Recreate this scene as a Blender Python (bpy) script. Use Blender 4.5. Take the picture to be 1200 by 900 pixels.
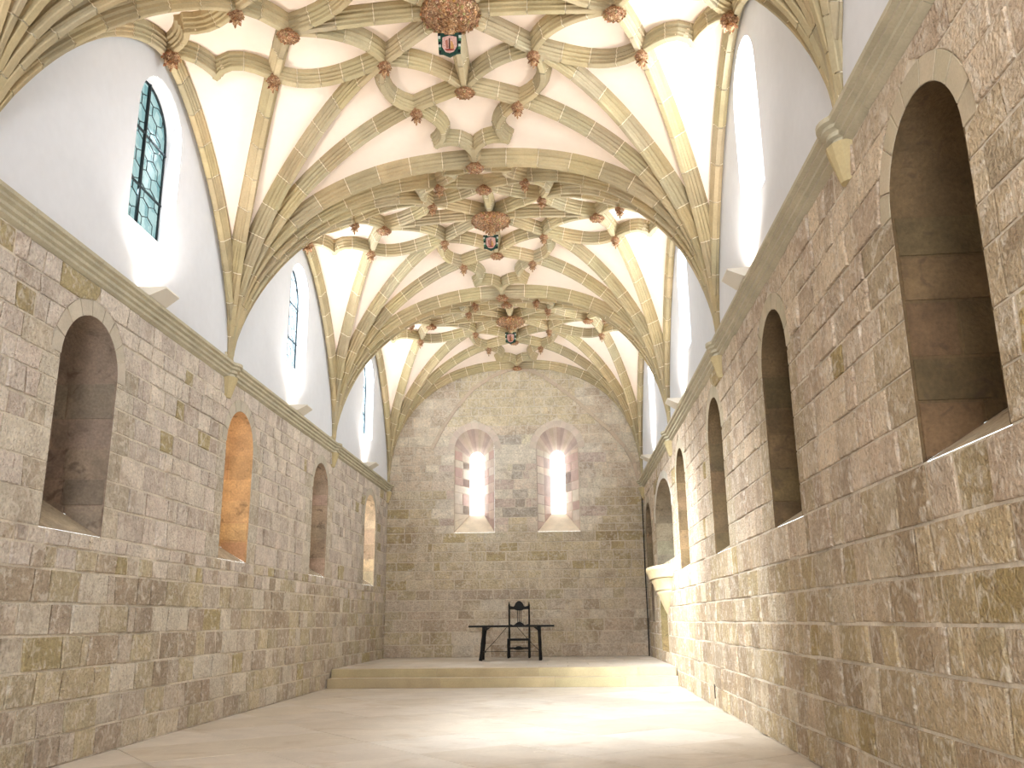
import bpy, math, random
from math import sin, cos, pi, sqrt, atan2, ceil
from mathutils import Vector as V, Matrix
import numpy as np
for o in list(bpy.data.objects): bpy.data.objects.remove(o)
rnd = random.Random(7)
SC = bpy.context.scene; COL = SC.collection

# ------------------------------------------------------------------ camera
CAMZ, F, YAW, PITCH, ROLL = 1.15, 1042.07, 0.0548, 0.2602, -0.0109
cd = bpy.data.cameras.new('camera'); cam = bpy.data.objects.new('camera', cd); COL.objects.link(cam)
FW = V((-sin(YAW)*cos(PITCH), cos(YAW)*cos(PITCH), sin(PITCH)))
_r = V((cos(YAW), sin(YAW), 0)); _u = _r.cross(FW)
RT = cos(ROLL)*_r + sin(ROLL)*_u; UP = -sin(ROLL)*_r + cos(ROLL)*_u
cam.matrix_world = Matrix(((RT.x, UP.x, -FW.x, 0), (RT.y, UP.y, -FW.y, 0), (RT.z, UP.z, -FW.z, CAMZ), (0, 0, 0, 1)))
cd.sensor_fit = 'HORIZONTAL'; cd.sensor_width = 36; cd.lens = 36*F/1200; cd.clip_start = .05; cd.clip_end = 200
SC.camera = cam
EYE = V((0, 0, CAMZ))
def pix(p):
    d = V(p)-EYE; z = d.dot(FW)
    if z < .2: return None
    return 600+F*d.dot(RT)/z, 450-F*d.dot(UP)/z, z
def inframe(p, m=40):
    q = pix(p); return q is not None and -m < q[0] < 1200+m and -m < q[1] < 900+m

# ------------------------------------------------------------------ world, exposure, light
w = bpy.data.worlds.new('world'); SC.world = w; w.use_nodes = True
bg = w.node_tree.nodes['Background']; bg.inputs[0].default_value = (.86, .94, 1, 1); bg.inputs[1].default_value = 5.0
SC.view_settings.view_transform = 'Standard'; SC.view_settings.look = 'None'
SC.view_settings.exposure = 0.65; SC.view_settings.gamma = 1
try: SC.view_settings.use_curve_mapping = False
except Exception: pass
cy = SC.cycles; cy.max_bounces = 10; cy.diffuse_bounces = 6; cy.glossy_bounces = 3; cy.transparent_max_bounces = 8
cy.caustics_reflective = False; cy.caustics_refractive = False; cy.use_denoising = True; cy.sample_clamp_indirect = 4

XL, XR, D = -4.3515, 2.0116, 21.964
XC = (XL+XR)/2; W = XR-XL; YN = -5.4
ZS = 4.40
WIN_L = [3.1, 8.6, 13.95, 19.45]; WIN_R = [2.9, 8.36, 13.5, 18.95]
LAMP_L = [3.1, 8.62, 13.85, 19.25]; LAMP_R = [3.0, 8.6, 14.0, 19.0]

def area(name, loc, target, sx, sy, power, col, spread=pi, portal=False, shape='RECTANGLE'):
    l = bpy.data.lights.new(name, 'AREA'); l.shape = shape; l.size = sx; l.size_y = sy
    l.energy = power; l.color = col; l.spread = spread
    if portal: l.cycles.is_portal = True
    o = bpy.data.objects.new(name, l); COL.objects.link(o); o.location = loc
    d = (V(target)-V(loc)).normalized(); o.rotation_euler = d.to_track_quat('-Z', 'Y').to_euler()
    return o
for y in WIN_L[2:]: area('window_daylight', (XL-.25, y, 6.1), (0, y, 5.6), 1.05, 1.9, 165, (.90, .96, 1))
for y in WIN_R[1:]: area('window_daylight', (XR+.34, y, 6.1), (-2, y, 5.6), 1.05, 1.9, 165, (.90, .96, 1))
for x in (-2.17, -.09): area('window_daylight', (x, D+.75, 4.55), (x, 0, 3.6), .4, 1.7, 9, (1, .97, .95))
# unseen fill light added behind the camera to lift the ambient level
area('rear_fill', (XC+.9, YN+.3, 2.6), (XL+.6, 8, 3.2), 3.0, 4.2, 250, (.95, .97, 1), spread=2.3)
# daylight beam from the first clerestory window on the left, outside the picture
area('window_daylight', (XL+.05, WIN_L[0], 6.1), (1.5, 13.2, .1), .9, 1.6, 150, (.93, .98, 1), spread=.62)
area('window_daylight', (XL+.05, WIN_L[1], 6.1), (2.0, 16.2, 1.6), .9, 1.6, 130, (.93, .98, 1), spread=.5)

# ------------------------------------------------------------------ helpers
def s2l(*c):
    return tuple(((x/255)/12.92 if x/255 <= .04045 else ((x/255+.055)/1.055)**2.4) for x in c)
def tagp(o, label=None, cat=None, group=None, kind=None):
    if label: o['label'] = label
    if cat: o['category'] = cat
    if group: o['group'] = group
    if kind: o['kind'] = kind
    return o
class MB:
    def __init__(s): s.v = []; s.f = []; s.c = []; s.sm = []
    def face(s, idx, c=(1, 1, 1), sm=False): s.f.append(idx); s.c.append(c); s.sm.append(sm)
    def add(s, vs, fs, c=(1, 1, 1), sm=False):
        n = len(s.v); s.v += [tuple(p) for p in vs]
        for f in fs: s.face([i+n for i in f], c, sm)
    def merge(s, o):
        n = len(s.v); s.v += o.v
        s.f += [[i+n for i in f] for f in o.f]; s.c += o.c; s.sm += o.sm
    def mesh(s, name, mat):
        m = bpy.data.meshes.new(name); m.from_pydata(s.v, [], s.f)
        if mat: m.materials.append(mat)
        a = m.color_attributes.new(name='tone', type='FLOAT_COLOR', domain='CORNER')
        buf = []
        for f, c in zip(s.f, s.c): buf += [c[0], c[1], c[2], 1.0]*len(f)
        a.data.foreach_set('color', buf)
        if any(s.sm): m.polygons.foreach_set('use_smooth', s.sm)
        m.update(); return m
    def build(s, name, mat, parent=None, **k):
        o = bpy.data.objects.new(name, s.mesh(name, mat)); COL.objects.link(o)
        if parent: o.parent = parent
        tagp(o, **k); return o
def empty(name, loc=(0, 0, 0), rz=0, **k):
    o = bpy.data.objects.new(name, None); COL.objects.link(o); o.location = loc; o.rotation_euler = (0, 0, rz)
    o.empty_display_size = .1; tagp(o, **k); return o
def box(mb, x0, x1, y0, y1, z0, z1, c=(1, 1, 1)):
    vs = [(x, y, z) for z in (z0, z1) for y in (y0, y1) for x in (x0, x1)]
    mb.add(vs, [(0, 2, 3, 1), (4, 5, 7, 6), (0, 1, 5, 4), (2, 6, 7, 3), (0, 4, 6, 2), (1, 3, 7, 5)], c)
def tube(mb, pts, rad, n=8, c=(1, 1, 1), cap=True, sm=True):
    pts = [V(p) for p in pts]; N0 = len(mb.v); rads = rad if isinstance(rad, (list, tuple)) else [rad]*len(pts)
    ref = None
    for i, p in enumerate(pts):
        t = (pts[min(i+1, len(pts)-1)]-pts[max(i-1, 0)]).normalized()
        if ref is None: ref = V((0, 0, 1)) if abs(t.z) < .9 else V((1, 0, 0))
        a = (ref-t*ref.dot(t)).normalized(); b = t.cross(a); ref = a
        for k in range(n):
            an = 2*pi*(k+.5)/n; mb.v.append(tuple(p+(a*cos(an)+b*sin(an))*rads[i]))
    for i in range(len(pts)-1):
        for k in range(n):
            k2 = (k+1) % n
            mb.face([N0+i*n+k, N0+i*n+k2, N0+(i+1)*n+k2, N0+(i+1)*n+k], c, sm)
    if cap:
        mb.face([N0+k for k in range(n)][::-1], c); mb.face([N0+(len(pts)-1)*n+k for k in range(n)], c)
def lathe(mb, prof, n=20, cx=0, cy_=0, cz=0, c=(1, 1, 1), sm=True, a0=0, a1=2*pi):
    full = abs(a1-a0-2*pi) < 1e-6; m = n if full else n+1; N0 = len(mb.v)
    for r, z in prof:
        for k in range(m):
            a = a0+(a1-a0)*k/n; mb.v.append((cx+r*cos(a), cy_+r*sin(a), cz+z))
    for i in range(len(prof)-1):
        for k in range(n):
            k2 = (k+1) % m
            mb.face([N0+i*m+k, N0+i*m+k2, N0+(i+1)*m+k2, N0+(i+1)*m+k], c, sm)

# ------------------------------------------------------------------ materials
def mat(name, base=None, rough=.85, tone=True, noise=(6, .25), fine=(45, .18), bump=.25, bdist=.012, spots=None, metal=0, pits=0):
    m = bpy.data.materials.new(name); m.use_nodes = True; nt = m.node_tree; N = nt.nodes; L = nt.links
    b = N['Principled BSDF']; b.inputs['Roughness'].default_value = rough; b.inputs['Metallic'].default_value = metal
    try: b.inputs['Specular IOR Level'].default_value = .3
    except Exception: pass
    tc = N.new('ShaderNodeTexCoord')
    if tone:
        at = N.new('ShaderNodeAttribute'); at.attribute_name = 'tone'; col = at.outputs['Color']
        if base:
            mx = N.new('ShaderNodeMix'); mx.data_type = 'RGBA'; mx.blend_type = 'MULTIPLY'; mx.inputs[0].default_value = 1
            L.new(col, mx.inputs[6]); mx.inputs[7].default_value = (*base, 1); col = mx.outputs[2]
    else:
        rg = N.new('ShaderNodeRGB'); rg.outputs[0].default_value = (*base, 1); col = rg.outputs[0]
    def nz(scale, det=4, dist=0):
        n = N.new('ShaderNodeTexNoise'); n.inputs['Scale'].default_value = scale; n.inputs['Detail'].default_value = det
        n.inputs['Distortion'].default_value = dist; L.new(tc.outputs['Object'], n.inputs['Vector']); return n.outputs[0]
    def mulnoise(col, fac, amt):
        r = N.new('ShaderNodeMapRange'); r.inputs[1].default_value = .25; r.inputs[2].default_value = .75
        r.inputs[3].default_value = 1-amt; r.inputs[4].default_value = 1+amt; L.new(fac, r.inputs[0])
        mx = N.new('ShaderNodeMix'); mx.data_type = 'RGBA'; mx.blend_type = 'MULTIPLY'; mx.inputs[0].default_value = 1
        L.new(col, mx.inputs[6]); L.new(r.outputs[0], mx.inputs[7]); return mx.outputs[2]
    if noise: col = mulnoise(col, nz(noise[0], 5, .4), noise[1])
    ff = nz(fine[0], 6) if fine else None
    if fine: col = mulnoise(col, ff, fine[1])
    for sp in (spots or []):
        sc_, lo, hi, c2, amt = sp
        n = nz(sc_, 6, 1.2); r = N.new('ShaderNodeMapRange'); r.inputs[1].default_value = lo; r.inputs[2].default_value = hi
        r.inputs[4].default_value = amt; L.new(n, r.inputs[0])
        mx = N.new('ShaderNodeMix'); mx.data_type = 'RGBA'; L.new(r.outputs[0], mx.inputs[0]); L.new(col, mx.inputs[6])
        mx.inputs[7].default_value = (*c2, 1); col = mx.outputs[2]
    L.new(col, b.inputs['Base Color'])
    if bump and fine:
        bp = N.new('ShaderNodeBump'); bp.inputs['Strength'].default_value = bump; bp.inputs['Distance'].default_value = bdist
        h = ff
        if pits:
            h2 = nz(pits, 4, 0); ad = N.new('ShaderNodeMath'); ad.operation = 'MULTIPLY_ADD'; L.new(h2, ad.inputs[0]); ad.inputs[1].default_value = 2.2; L.new(ff, ad.inputs[2]); h = ad.outputs[0]
        L.new(h, bp.inputs['Height']); L.new(bp.outputs[0], b.inputs['Normal'])
    return m
M = {}
M['stone'] = mat('wall_stone', None, .9, True, (4, .15), (30, .22), .75, .02, [(2.1, .52, .72, s2l(138, 116, 96), .5), (3.1, .66, .78, s2l(160, 142, 100), .4), (9, .50, .66, s2l(218, 209, 196), .55), (28, .58, .68, s2l(116, 98, 82), .5)], pits=42)
M['mortar'] = mat('lime_mortar', s2l(204, 193, 176), .95, False, (4, .15), (40, .15), .4, .01, [(2.3, .56, .72, s2l(128, 112, 92), .6)])
M['dressed'] = mat('dressed_stone', None, .85, True, (5, .12), (60, .08), .3, .006)
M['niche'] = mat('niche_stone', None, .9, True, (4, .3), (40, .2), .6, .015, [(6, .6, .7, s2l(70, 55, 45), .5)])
M['plaster'] = mat('white_plaster', s2l(216, 218, 224), .9, False, (1.1, .04), (9, .02), .1, .01)
M['web'] = mat('vault_plaster', s2l(244, 228, 214), .9, False, (1.6, .035), (12, .015), .1, .01)
M['rib'] = mat('rib_stone', None, .8, True, (3, .14), (50, .08), .2, .004)
M['joint'] = mat('rib_mortar', s2l(240, 230, 205), .9, False, None, None, 0)
M['cornice'] = mat('cornice_stone', s2l(180, 172, 150), .8, False, (3, .16), (50, .08), .2, .004)
M['floor'] = mat('floor_slab', None, .42, True, (2.2, .10), (22, .05), .12, .004, [(1.7, .55, .75, s2l(178, 158, 134), .55), (9, .62, .74, s2l(236, 228, 214), .35)])
M['floorbase'] = mat('floor_mortar', s2l(150, 134, 112), .9, False, (4, .1), (40, .1), .1, .004)
M['step'] = mat('step_stone', None, .55, True, (2.5, .14), (40, .08), .15, .004)
M['gilt'] = mat('gilded_wood', s2l(170, 130, 90), .45, True, (24, .4), (110, .35), .8, .01, [(34, .50, .60, s2l(92, 52, 30), .8), (52, .56, .64, s2l(236, 208, 168), .85)], metal=0)  # dark flecks stand in for shade in the carved cavities
M['black'] = mat('black_wood', s2l(10, 8, 8), .6, False, (8, .2), (80, .1), .1, .002)
M['iron'] = mat('dark_iron', s2l(32, 32, 34), .5, False, (8, .1), (80, .1), 0, .002, metal=.6)
M['lead'] = mat('lead_came', s2l(26, 38, 42), .6, False, None, None, 0)
M['lamp'] = mat('lamp_housing', s2l(214, 208, 196), .6, False, None, None, 0)
M['paint'] = mat('painted_wood', None, .6, True, (60, .25), (120, .2), .2, .003)
M['pulpit'] = mat('pulpit_stone', s2l(206, 186, 148), .8, False, (4, .14), (50, .1), .3, .006)
def glassmat(name, tint, tint2, sc_=5):
    m = bpy.data.materials.new(name); m.use_nodes = True; nt = m.node_tree; N = nt.nodes; L = nt.links
    for n in list(N): N.remove(n)
    out = N.new('ShaderNodeOutputMaterial'); tr = N.new('ShaderNodeBsdfTransparent'); gl = N.new('ShaderNodeBsdfGlossy')
    gl.inputs['Roughness'].default_value = .15; mx = N.new('ShaderNodeMixShader'); mx.inputs[0].default_value = .06
    tc = N.new('ShaderNodeTexCoord'); v = N.new('ShaderNodeTexVoronoi'); v.inputs['Scale'].default_value = sc_
    L.new(tc.outputs['Object'], v.inputs['Vector'])
    mc = N.new('ShaderNodeMix'); mc.data_type = 'RGBA'; mc.inputs[6].default_value = (*tint, 1); mc.inputs[7].default_value = (*tint2, 1)
    sp = N.new('ShaderNodeSeparateColor'); L.new(v.outputs['Color'], sp.inputs[0]); L.new(sp.outputs[0], mc.inputs[0])
    L.new(mc.outputs[2], tr.inputs[0]); L.new(tr.outputs[0], mx.inputs[1]); L.new(gl.outputs[0], mx.inputs[2]); L.new(mx.outputs[0], out.inputs[0])
    return m
M['teal'] = glassmat('teal_glass', (.04, .068, .066), (.09, .115, .105), 9)
M['pale'] = glassmat('pale_glass', (.16, .21, .235), (.36, .4, .42), 12)
M['clear'] = glassmat('clear_glass', (.6, .62, .64), (.8, .8, .8), 6)

def emis(name, col, st):
    m = bpy.data.materials.new(name); m.use_nodes = True; b = m.node_tree.nodes['Principled BSDF']
    b.inputs['Base Color'].default_value = (.8, .8, .8, 1)
    b.inputs['Emission Color'].default_value = (*col, 1); b.inputs['Emission Strength'].default_value = st; return m
M['lens'] = emis('lamp_lens', (1, .86, .68), 12)

PAL = [s2l(200, 188, 177), s2l(204, 192, 179), s2l(195, 181, 169), s2l(208, 196, 182), s2l(188, 175, 163)]
PALLOW = [s2l(182, 169, 148), s2l(178, 165, 138), s2l(186, 173, 157), s2l(170, 155, 138), s2l(196, 186, 170), s2l(164, 149, 130), s2l(180, 167, 142)]
def jit(c, a=.07):
    k = 1+rnd.uniform(-a, a)*1.3; return tuple(max(0, x*k*(1+rnd.uniform(-a, a)*.3)) for x in c)

# ------------------------------------------------------------------ walls
class Frame:
    """s runs along the wall, z up, d towards the room"""
    def __init__(f, side): f.side = side
    def P(f, s, z, d):
        if f.side == 'left': return (XL+d, s, z)
        if f.side == 'right': return (XR-d, s, z)
        if f.side == 'near': return (s, YN+d, z)
        return (s, D-d, z)
    def flip(f): return f.side in ('right', 'near')     # winding so that normals face the room
def wface(fr, mb, pts, c=(1, 1, 1)):
    n = len(mb.v); mb.v += [fr.P(*p) for p in pts]; idx = list(range(n, n+len(pts)))
    mb.face(idx if not fr.flip() else idx[::-1], c)
def opw(o, z):
    if z < o['z0']-1e-6 or z > o['top']+1e-6: return 0
    if z <= o['zs']: return o['hw']
    t = (z-o['zs'])/(o['top']-o['zs']); return o['hw']*sqrt(max(0, 1-t*t))
def outline(o, n=16, e=0.0):
    """arch outline from bottom left up over to bottom right, (s,z)"""
    pts = [(o['c']-o['hw']-e, o['z0'])]
    for k in range(n+1):
        a = pi-pi*k/n; pts.append((o['c']+(o['hw']+e)*cos(a), o['zs']+(o['top']-o['zs']+e)*sin(a)))
    pts.append((o['c']+o['hw']+e, o['z0'])); return pts
def holed(fr, mb, s0, s1, z0, z1, ops, d=0):
    """flat wall with arched openings (openings share no s range)"""
    ops = sorted(ops, key=lambda o: o['c']); x = s0
    def q(a, b, c_, e): wface(fr, mb, [(a, c_, d), (b, c_, d), (b, e, d), (a, e, d)])
    for o in ops:
        l, r = o['c']-o['hw'], o['c']+o['hw']
        q(x, l, z0, z1)
        if o['z0'] > z0: q(l, r, z0, o['z0'])
        n = 16; pr = None
        for k in range(n+1):
            a = pi-pi*k/n; p = (o['c']+o['hw']*cos(a), o['zs']+(o['top']-o['zs'])*sin(a))
            if pr: wface(fr, mb, [(pr[0], pr[1], d), (p[0], p[1], d), (p[0], z1, d), (pr[0], z1, d)])
            pr = p
        x = r
    q(x, s1, z0, z1)
def prism(fr, mb, pts, d0, d1, bev, c, rough=0.0):
    """stone block: outline pts (s,z) counterclockwise in wall plane, bevelled face"""
    n = len(pts); cs = sum(p[0] for p in pts)/n; cz = sum(p[1] for p in pts)/n
    ws = max(p[0] for p in pts)-min(p[0] for p in pts); wz = max(p[1] for p in pts)-min(p[1] for p in pts)
    fs = max(.5, 1-2*bev/max(ws, .02)); fz = max(.5, 1-2*bev/max(wz, .02))
    N0 = len(mb.v); tilt = rnd.uniform(-1, 1)*rough; tz = rnd.uniform(-1, 1)*rough
    for p in pts: mb.v.append(fr.P(p[0], p[1], d0))
    for p in pts: mb.v.append(fr.P(p[0], p[1], d1-bev*.6+(p[0]-cs)*tilt+(p[1]-cz)*tz))
    for p in pts: mb.v.append(fr.P(cs+(p[0]-cs)*fs, cz+(p[1]-cz)*fz, d1+(p[0]-cs)*tilt+(p[1]-cz)*tz))
    fl = fr.flip()
    def ff(i): mb.face(i[::-1] if fl else i, c)
    for i in range(n):
        j = (i+1) % n
        ff([N0+i, N0+j, N0+n+j, N0+n+i]); ff([N0+n+i, N0+n+j, N0+2*n+j, N0+2*n+i])
    ff([N0+2*n+i for i in range(n)])
# orientation fix: for 'left' frame +s x +z = +x(room side)?  y cross z = +x: yes.  right: -x => flip.  back: x cross z = -y: yes (room side). near: flip.

def stone_wall(fr, parent, s0, s1, zb, zt, ops, tonefn, lenr, hr, name='stone', ring=.16, seed=1, upper=None, keep=300, extra_edges=()):
    rr = random.Random(seed)
    zl = [zb]; fixed = sorted(set(list(extra_edges)+[zt]))
    for fx in fixed:
        while zl[-1] < fx-1e-6:
            h = rr.uniform(*hr)
            if zl[-1] > 3.2: h *= .92
            rem = fx-zl[-1]
            if rem < h*1.45: h = rem if rem < hr[1]*1.15 else rem/2
            zl.append(zl[-1]+h)
    def snap(z): return min(zl, key=lambda q: abs(q-z))
    O = []
    for o in ops:
        q = dict(o); q['bz0'] = snap(o['z0']); O.append(q)
    def bw(o, z):
        if z < o['bz0']+1e-4 and not z > o['bz0']-1e-4: return 0
        rw = o.get('ring', ring)
        if z <= o['zs']: return o['hw']
        t = (z-o['zs'])/(o['top']-o['zs']+rw)
        return (o['hw']+rw)*sqrt(1-t*t) if t < 1 else 0
    allst = []
    for zi in range(len(zl)-1):
        za, zc = zl[zi], zl[zi+1]; zz = [za, za+(zc-za)*.33, za+(zc-za)*.67, zc]
        act = [o for o in O if o['bz0'] < zc-.02 and o['top']+o.get('ring', ring) > za+.005]
        act.sort(key=lambda o: o['c']); bounds = []
        for o in act: bounds.append((o, ))
        edges = [(lambda z, a=s0: a)]
        segs = []
        for o in act:
            segs.append((edges[-1], (lambda z, o=o: o['c']-bw(o, z)))); edges.append((lambda z, o=o: o['c']+bw(o, z)))
        topv = (lambda z, a=s1: a) if upper is None else None
        segs.append((edges[-1], (lambda z, a=s1: a)))
        for si, (Lf, Rf) in enumerate(segs):
            Lm = max(Lf(z) for z in zz); Rm = min(Rf(z) for z in zz)
            js = []
            x = Lm; 
            while True:
                l = rr.uniform(*lenr)*(1.25 if (zc-za) > sum(hr)/2 else .85)
                if rr.random() < .12: l *= .45
                if x+l*1.4 > Rm: break
                x += l; js.append(x)
            cuts = [Lf]+[(lambda z, a=a, k=rr.uniform(-.012, .012): a+k*(1 if z > (za+zc)/2 else -1)) for a in js]+[Rf]
            for ci in range(len(cuts)-1):
                A, B = cuts[ci], cuts[ci+1]; g = .0075
                straight = (ci > 0 or (si == 0)) and (ci < len(cuts)-2 or si == len(segs)-1)
                zs_ = [za+g, zc-g] if straight else [za+g]+zz[1:3]+[zc-g]
                pl = [(A(z)+g, z) for z in zs_]; prr = [(B(z)-g, z) for z in zs_]
                if max(p[0] for p in prr)-min(p[0] for p in pl) < .05: continue
                if min(q[0]-p[0] for p, q in zip(pl, prr)) < .004:
                    ok = [(p, q) for p, q in zip(pl, prr) if q[0]-p[0] > .004]
                    if len(ok) < 2: continue
                    pl = [p for p, q in ok]; prr = [q for p, q in ok]
                if straight:
                    jz = lambda: rr.uniform(-.006, .008)
                    pl = [(pl[0][0]+abs(jz()), pl[0][1]+abs(jz())), (pl[1][0]+abs(jz()), pl[1][1]-abs(jz()))]; prr = [(prr[0][0]-abs(jz()), prr[0][1]+abs(jz())), (prr[1][0]-abs(jz()), prr[1][1]-abs(jz()))]
                    mzz = (za+zc)/2+rr.uniform(-.04, .04); pl.insert(1, ((pl[0][0]+pl[1][0])/2+rr.uniform(-.004, .008), mzz)); prr.insert(1, ((prr[0][0]+prr[1][0])/2-rr.uniform(-.004, .008), mzz))
                poly = pl+prr[::-1]; poly = poly[::-1]     # counterclockwise (s right, z up)
                if upper and not all(upper(s, z) for s, z in poly): 
                    if not any(upper(s, z) for s, z in poly): continue
                cs = sum(p[0] for p in poly)/len(poly); cz = (za+zc)/2
                near_op = any(abs(abs(cs-o['c'])-o['hw']-.15) < .2 and o['z0']-.15 < cz < o['zs']+.1 for o in act)
                tone = tonefn(cs, cz, near_op, rr)
                m = MB(); smooth = near_op
                prism(fr, m, poly, -.02, (.010 if smooth else rr.uniform(.004, .026)), (.004 if smooth else rr.uniform(.005, .010)), tone, 0 if smooth else .012)
                P = fr.P(cs, cz, 0); q = pix(P); ar = (zc-za)*(max(p[0] for p in poly)-min(p[0] for p in poly))
                vis = 0
                if q and inframe(P, 30):
                    nrm = {'left': V((1, 0, 0)), 'right': V((-1, 0, 0)), 'back': V((0, -1, 0)), 'near': V((0, 1, 0))}[fr.side]
                    d = (EYE-V(P)); vis = ar*abs(d.normalized().dot(nrm))/d.length_squared
                allst.append((vis, m))
    allst.sort(key=lambda t: -t[0]); rest = MB()
    for i, (vis, m) in enumerate(allst):
        if i < keep and vis > 0: m.build(name, M['stone'], parent)
        else: rest.merge(m)
    if rest.v: rest.build('small_stones', M['stone'], parent, kind='stuff')
def ring_stones(fr, parent, o, tone, rw=.16, n=9, d=.012):
    r2 = random.Random(int(o['c']*100)); prev = 0
    cuts = [0]+[(k+r2.uniform(-.15, .15))/n for k in range(1, n)]+[1]
    for k in range(n):
        pts = []; g = .004
        a0, a1 = pi*cuts[k]+.012, pi*cuts[k+1]-.012; st = 3; rise = o['top']-o['zs']
        inn = [(o['c']+(o['hw']+.002)*cos(a0+(a1-a0)*i/st), o['zs']+(rise+.002)*sin(a0+(a1-a0)*i/st)) for i in range(st+1)]
        out = [(o['c']+(o['hw']+rw-g)*cos(a0+(a1-a0)*i/st), o['zs']+(rise+rw-g)*sin(a0+(a1-a0)*i/st)) for i in range(st+1)]
        poly = out+inn[::-1]
        # (angle grows counterclockwise in (s,z))
        m = MB(); prism(fr, m, poly, -.02, d, .003, jit(tone, .05)); m.build('arch_stone', M['dressed'], parent)
def niche(fr, parent, o, depth, tone, lit=None, splay=.12, sillrise=.62, stones=True, courses=.3):
    """embrasure: lining shell plus its jamb stones"""
    lin = MB(); n = 16; out = outline(o, n); c = o['c']
    k = 1-splay
    def inner(p):
        z = p[1]; zi = o['z0']+sillrise*depth if z <= o['z0']+1e-6 else z-(.02 if z > o['zs'] else 0)
        return (c+(p[0]-c)*k, zi)
    inn = [inner(p) for p in out]
    for i in range(len(out)-1):
        a, b, a2, b2 = out[i], out[i+1], inn[i], inn[i+1]
        wface(fr, lin, [(a[0], a[1], .008), (a2[0], a2[1], -depth), (b2[0], b2[1], -depth), (b[0], b[1], .008)][::-1], tone)
    a, b, a2, b2 = out[0], out[-1], inn[0], inn[-1]
    wface(fr, lin, [(a[0], a[1], .004), (b[0], b[1], .004), (b2[0], b2[1], -depth), (a2[0], a2[1], -depth)], s2l(176, 162, 140))
    wface(fr, lin, [(p[0], p[1], -depth) for p in inn][::-1], tone)
    L_ = lin.build('niche', M['niche'], parent)
    # jamb stones
    if stones:
        rr = random.Random(int(c*37)+int(o['hw']*100))
        for sgn in (-1, 1):
            z = o['z0']; ci = 0
            while z < o['zs']-.05:
                h = rr.uniform(.8, 1.2)*courses; z1 = min(z+h, o['zs'])
                if o['zs']-z1 < .1: z1 = o['zs']
                x = 0; 
                while x < depth-.02:
                    l = rr.uniform(.28, .6); x1 = min(x+l, depth)
                    if depth-x1 < .12: x1 = depth
                    g = .005; m = MB(); off = rr.uniform(.003, .012)
                    def Q(x_, z_, o_):
                        zz = z_
                        zmin = o['z0']+sillrise*x_
                        zz = max(zz, zmin+.002)
                        s_ = c+sgn*(o['hw']*(1-splay*x_/depth)-o_)
                        return fr.P(s_, zz, -x_)
                    if z1 > o['z0']+sillrise*x+.03:
                        xs, xe = x+g, x1-g
                        vs = [Q(xs, z+g, -.01), Q(xe, z+g, -.01), Q(xe, z1-g, -.01), Q(xs, z1-g, -.01),
                              Q(xs+.006, z+g+.006, off), Q(xe-.006, z+g+.006, off), Q(xe-.006, z1-g-.006, off), Q(xs+.006, z1-g-.006, off)]
                        m.add(vs, [(4, 5, 6, 7), (0, 1, 5, 4), (1, 2, 6, 5), (2, 3, 7, 6), (3, 0, 4, 7)], jit(tone, .16))
                        m.build('stone', M['niche'], L_)
                    x = x1
                z = z1
    return L_

GREY = s2l(190, 178, 162)
def tone_side(side):
    def f(s, z, near, rr):
        if near: c = rr.choice([s2l(186, 174, 156), s2l(178, 166, 148), s2l(192, 182, 166)])
        elif z > 2.0 or (z > 1.6 and rr.random() < .5): c = rr.choice(PAL)
        else: c = rr.choice(PALLOW)
        if not near and rr.random() < .03: c = s2l(170, 155, 118)
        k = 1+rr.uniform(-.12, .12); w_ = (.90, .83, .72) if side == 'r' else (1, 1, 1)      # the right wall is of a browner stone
        return tuple(x*k*q for x, q in zip(c, w_))
    return f

# left wall
NL = [dict(c=7.715, hw=.505), dict(c=11.66, hw=.505), dict(c=15.78, hw=.505), dict(c=20.02, hw=.56)]
for o in NL: o.update(z0=1.95, zs=3.45, top=3.95)
frL = Frame('left'); mb = MB(); holed(frL, mb, YN, D, -.05, ZS-.05, NL)
wl = mb.build('wall_left', M['mortar'], kind='structure')
stone_wall(frL, wl, 2.0, D, 0, 4.26, NL, tone_side('l'), (.20, .46), (.19, .29), seed=5, extra_edges=(1.95,))
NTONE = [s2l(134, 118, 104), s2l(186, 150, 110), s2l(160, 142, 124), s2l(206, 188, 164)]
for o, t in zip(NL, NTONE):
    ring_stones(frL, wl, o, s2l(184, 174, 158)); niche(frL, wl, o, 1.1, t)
# right wall
NR = [dict(c=4.5, hw=.5), dict(c=8.1, hw=.5), dict(c=11.5, hw=.52), dict(c=15.05, hw=.56)]
for o in NR: o.update(z0=1.97, zs=3.45, top=3.95)
PUL = dict(c=17.97, hw=1.5, z0=2.12, zs=3.15, top=3.86)
N6 = dict(c=21.1, hw=.74, z0=2.12, zs=3.15, top=3.80)
holes = NR+[PUL, N6]
DOOR = dict(c=18.75, hw=.62, z0=.45, zs=1.35, top=1.82)
frR = Frame('right'); mb = MB(); holed(frR, mb, YN, D, 1.95, ZS-.05, holes)
SLOT = dict(c=12.86, hw=.05, z0=.10, zs=.34, top=.35, ring=.0)
NICH = dict(c=20.9, hw=.28, z0=1.05, zs=1.75, top=1.93, ring=.05)
holed(frR, mb, YN, D, -.05, 1.95, [DOOR, SLOT, NICH])
wr = mb.build('wall_right', M['mortar'], kind='structure')
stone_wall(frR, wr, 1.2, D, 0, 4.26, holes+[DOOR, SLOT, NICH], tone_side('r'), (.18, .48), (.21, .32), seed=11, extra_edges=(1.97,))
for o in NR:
    ring_stones(frR, wr, o, s2l(180, 168, 146)); niche(frR, wr, o, 1.1, s2l(98, 80, 56))  # shade of these unlit embrasures is put into the dark tone
ring_stones(frR, wr, PUL, s2l(196, 188, 176), n=13); niche(frR, wr, PUL, .75, s2l(158, 146, 128), splay=.05, sillrise=0)
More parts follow.
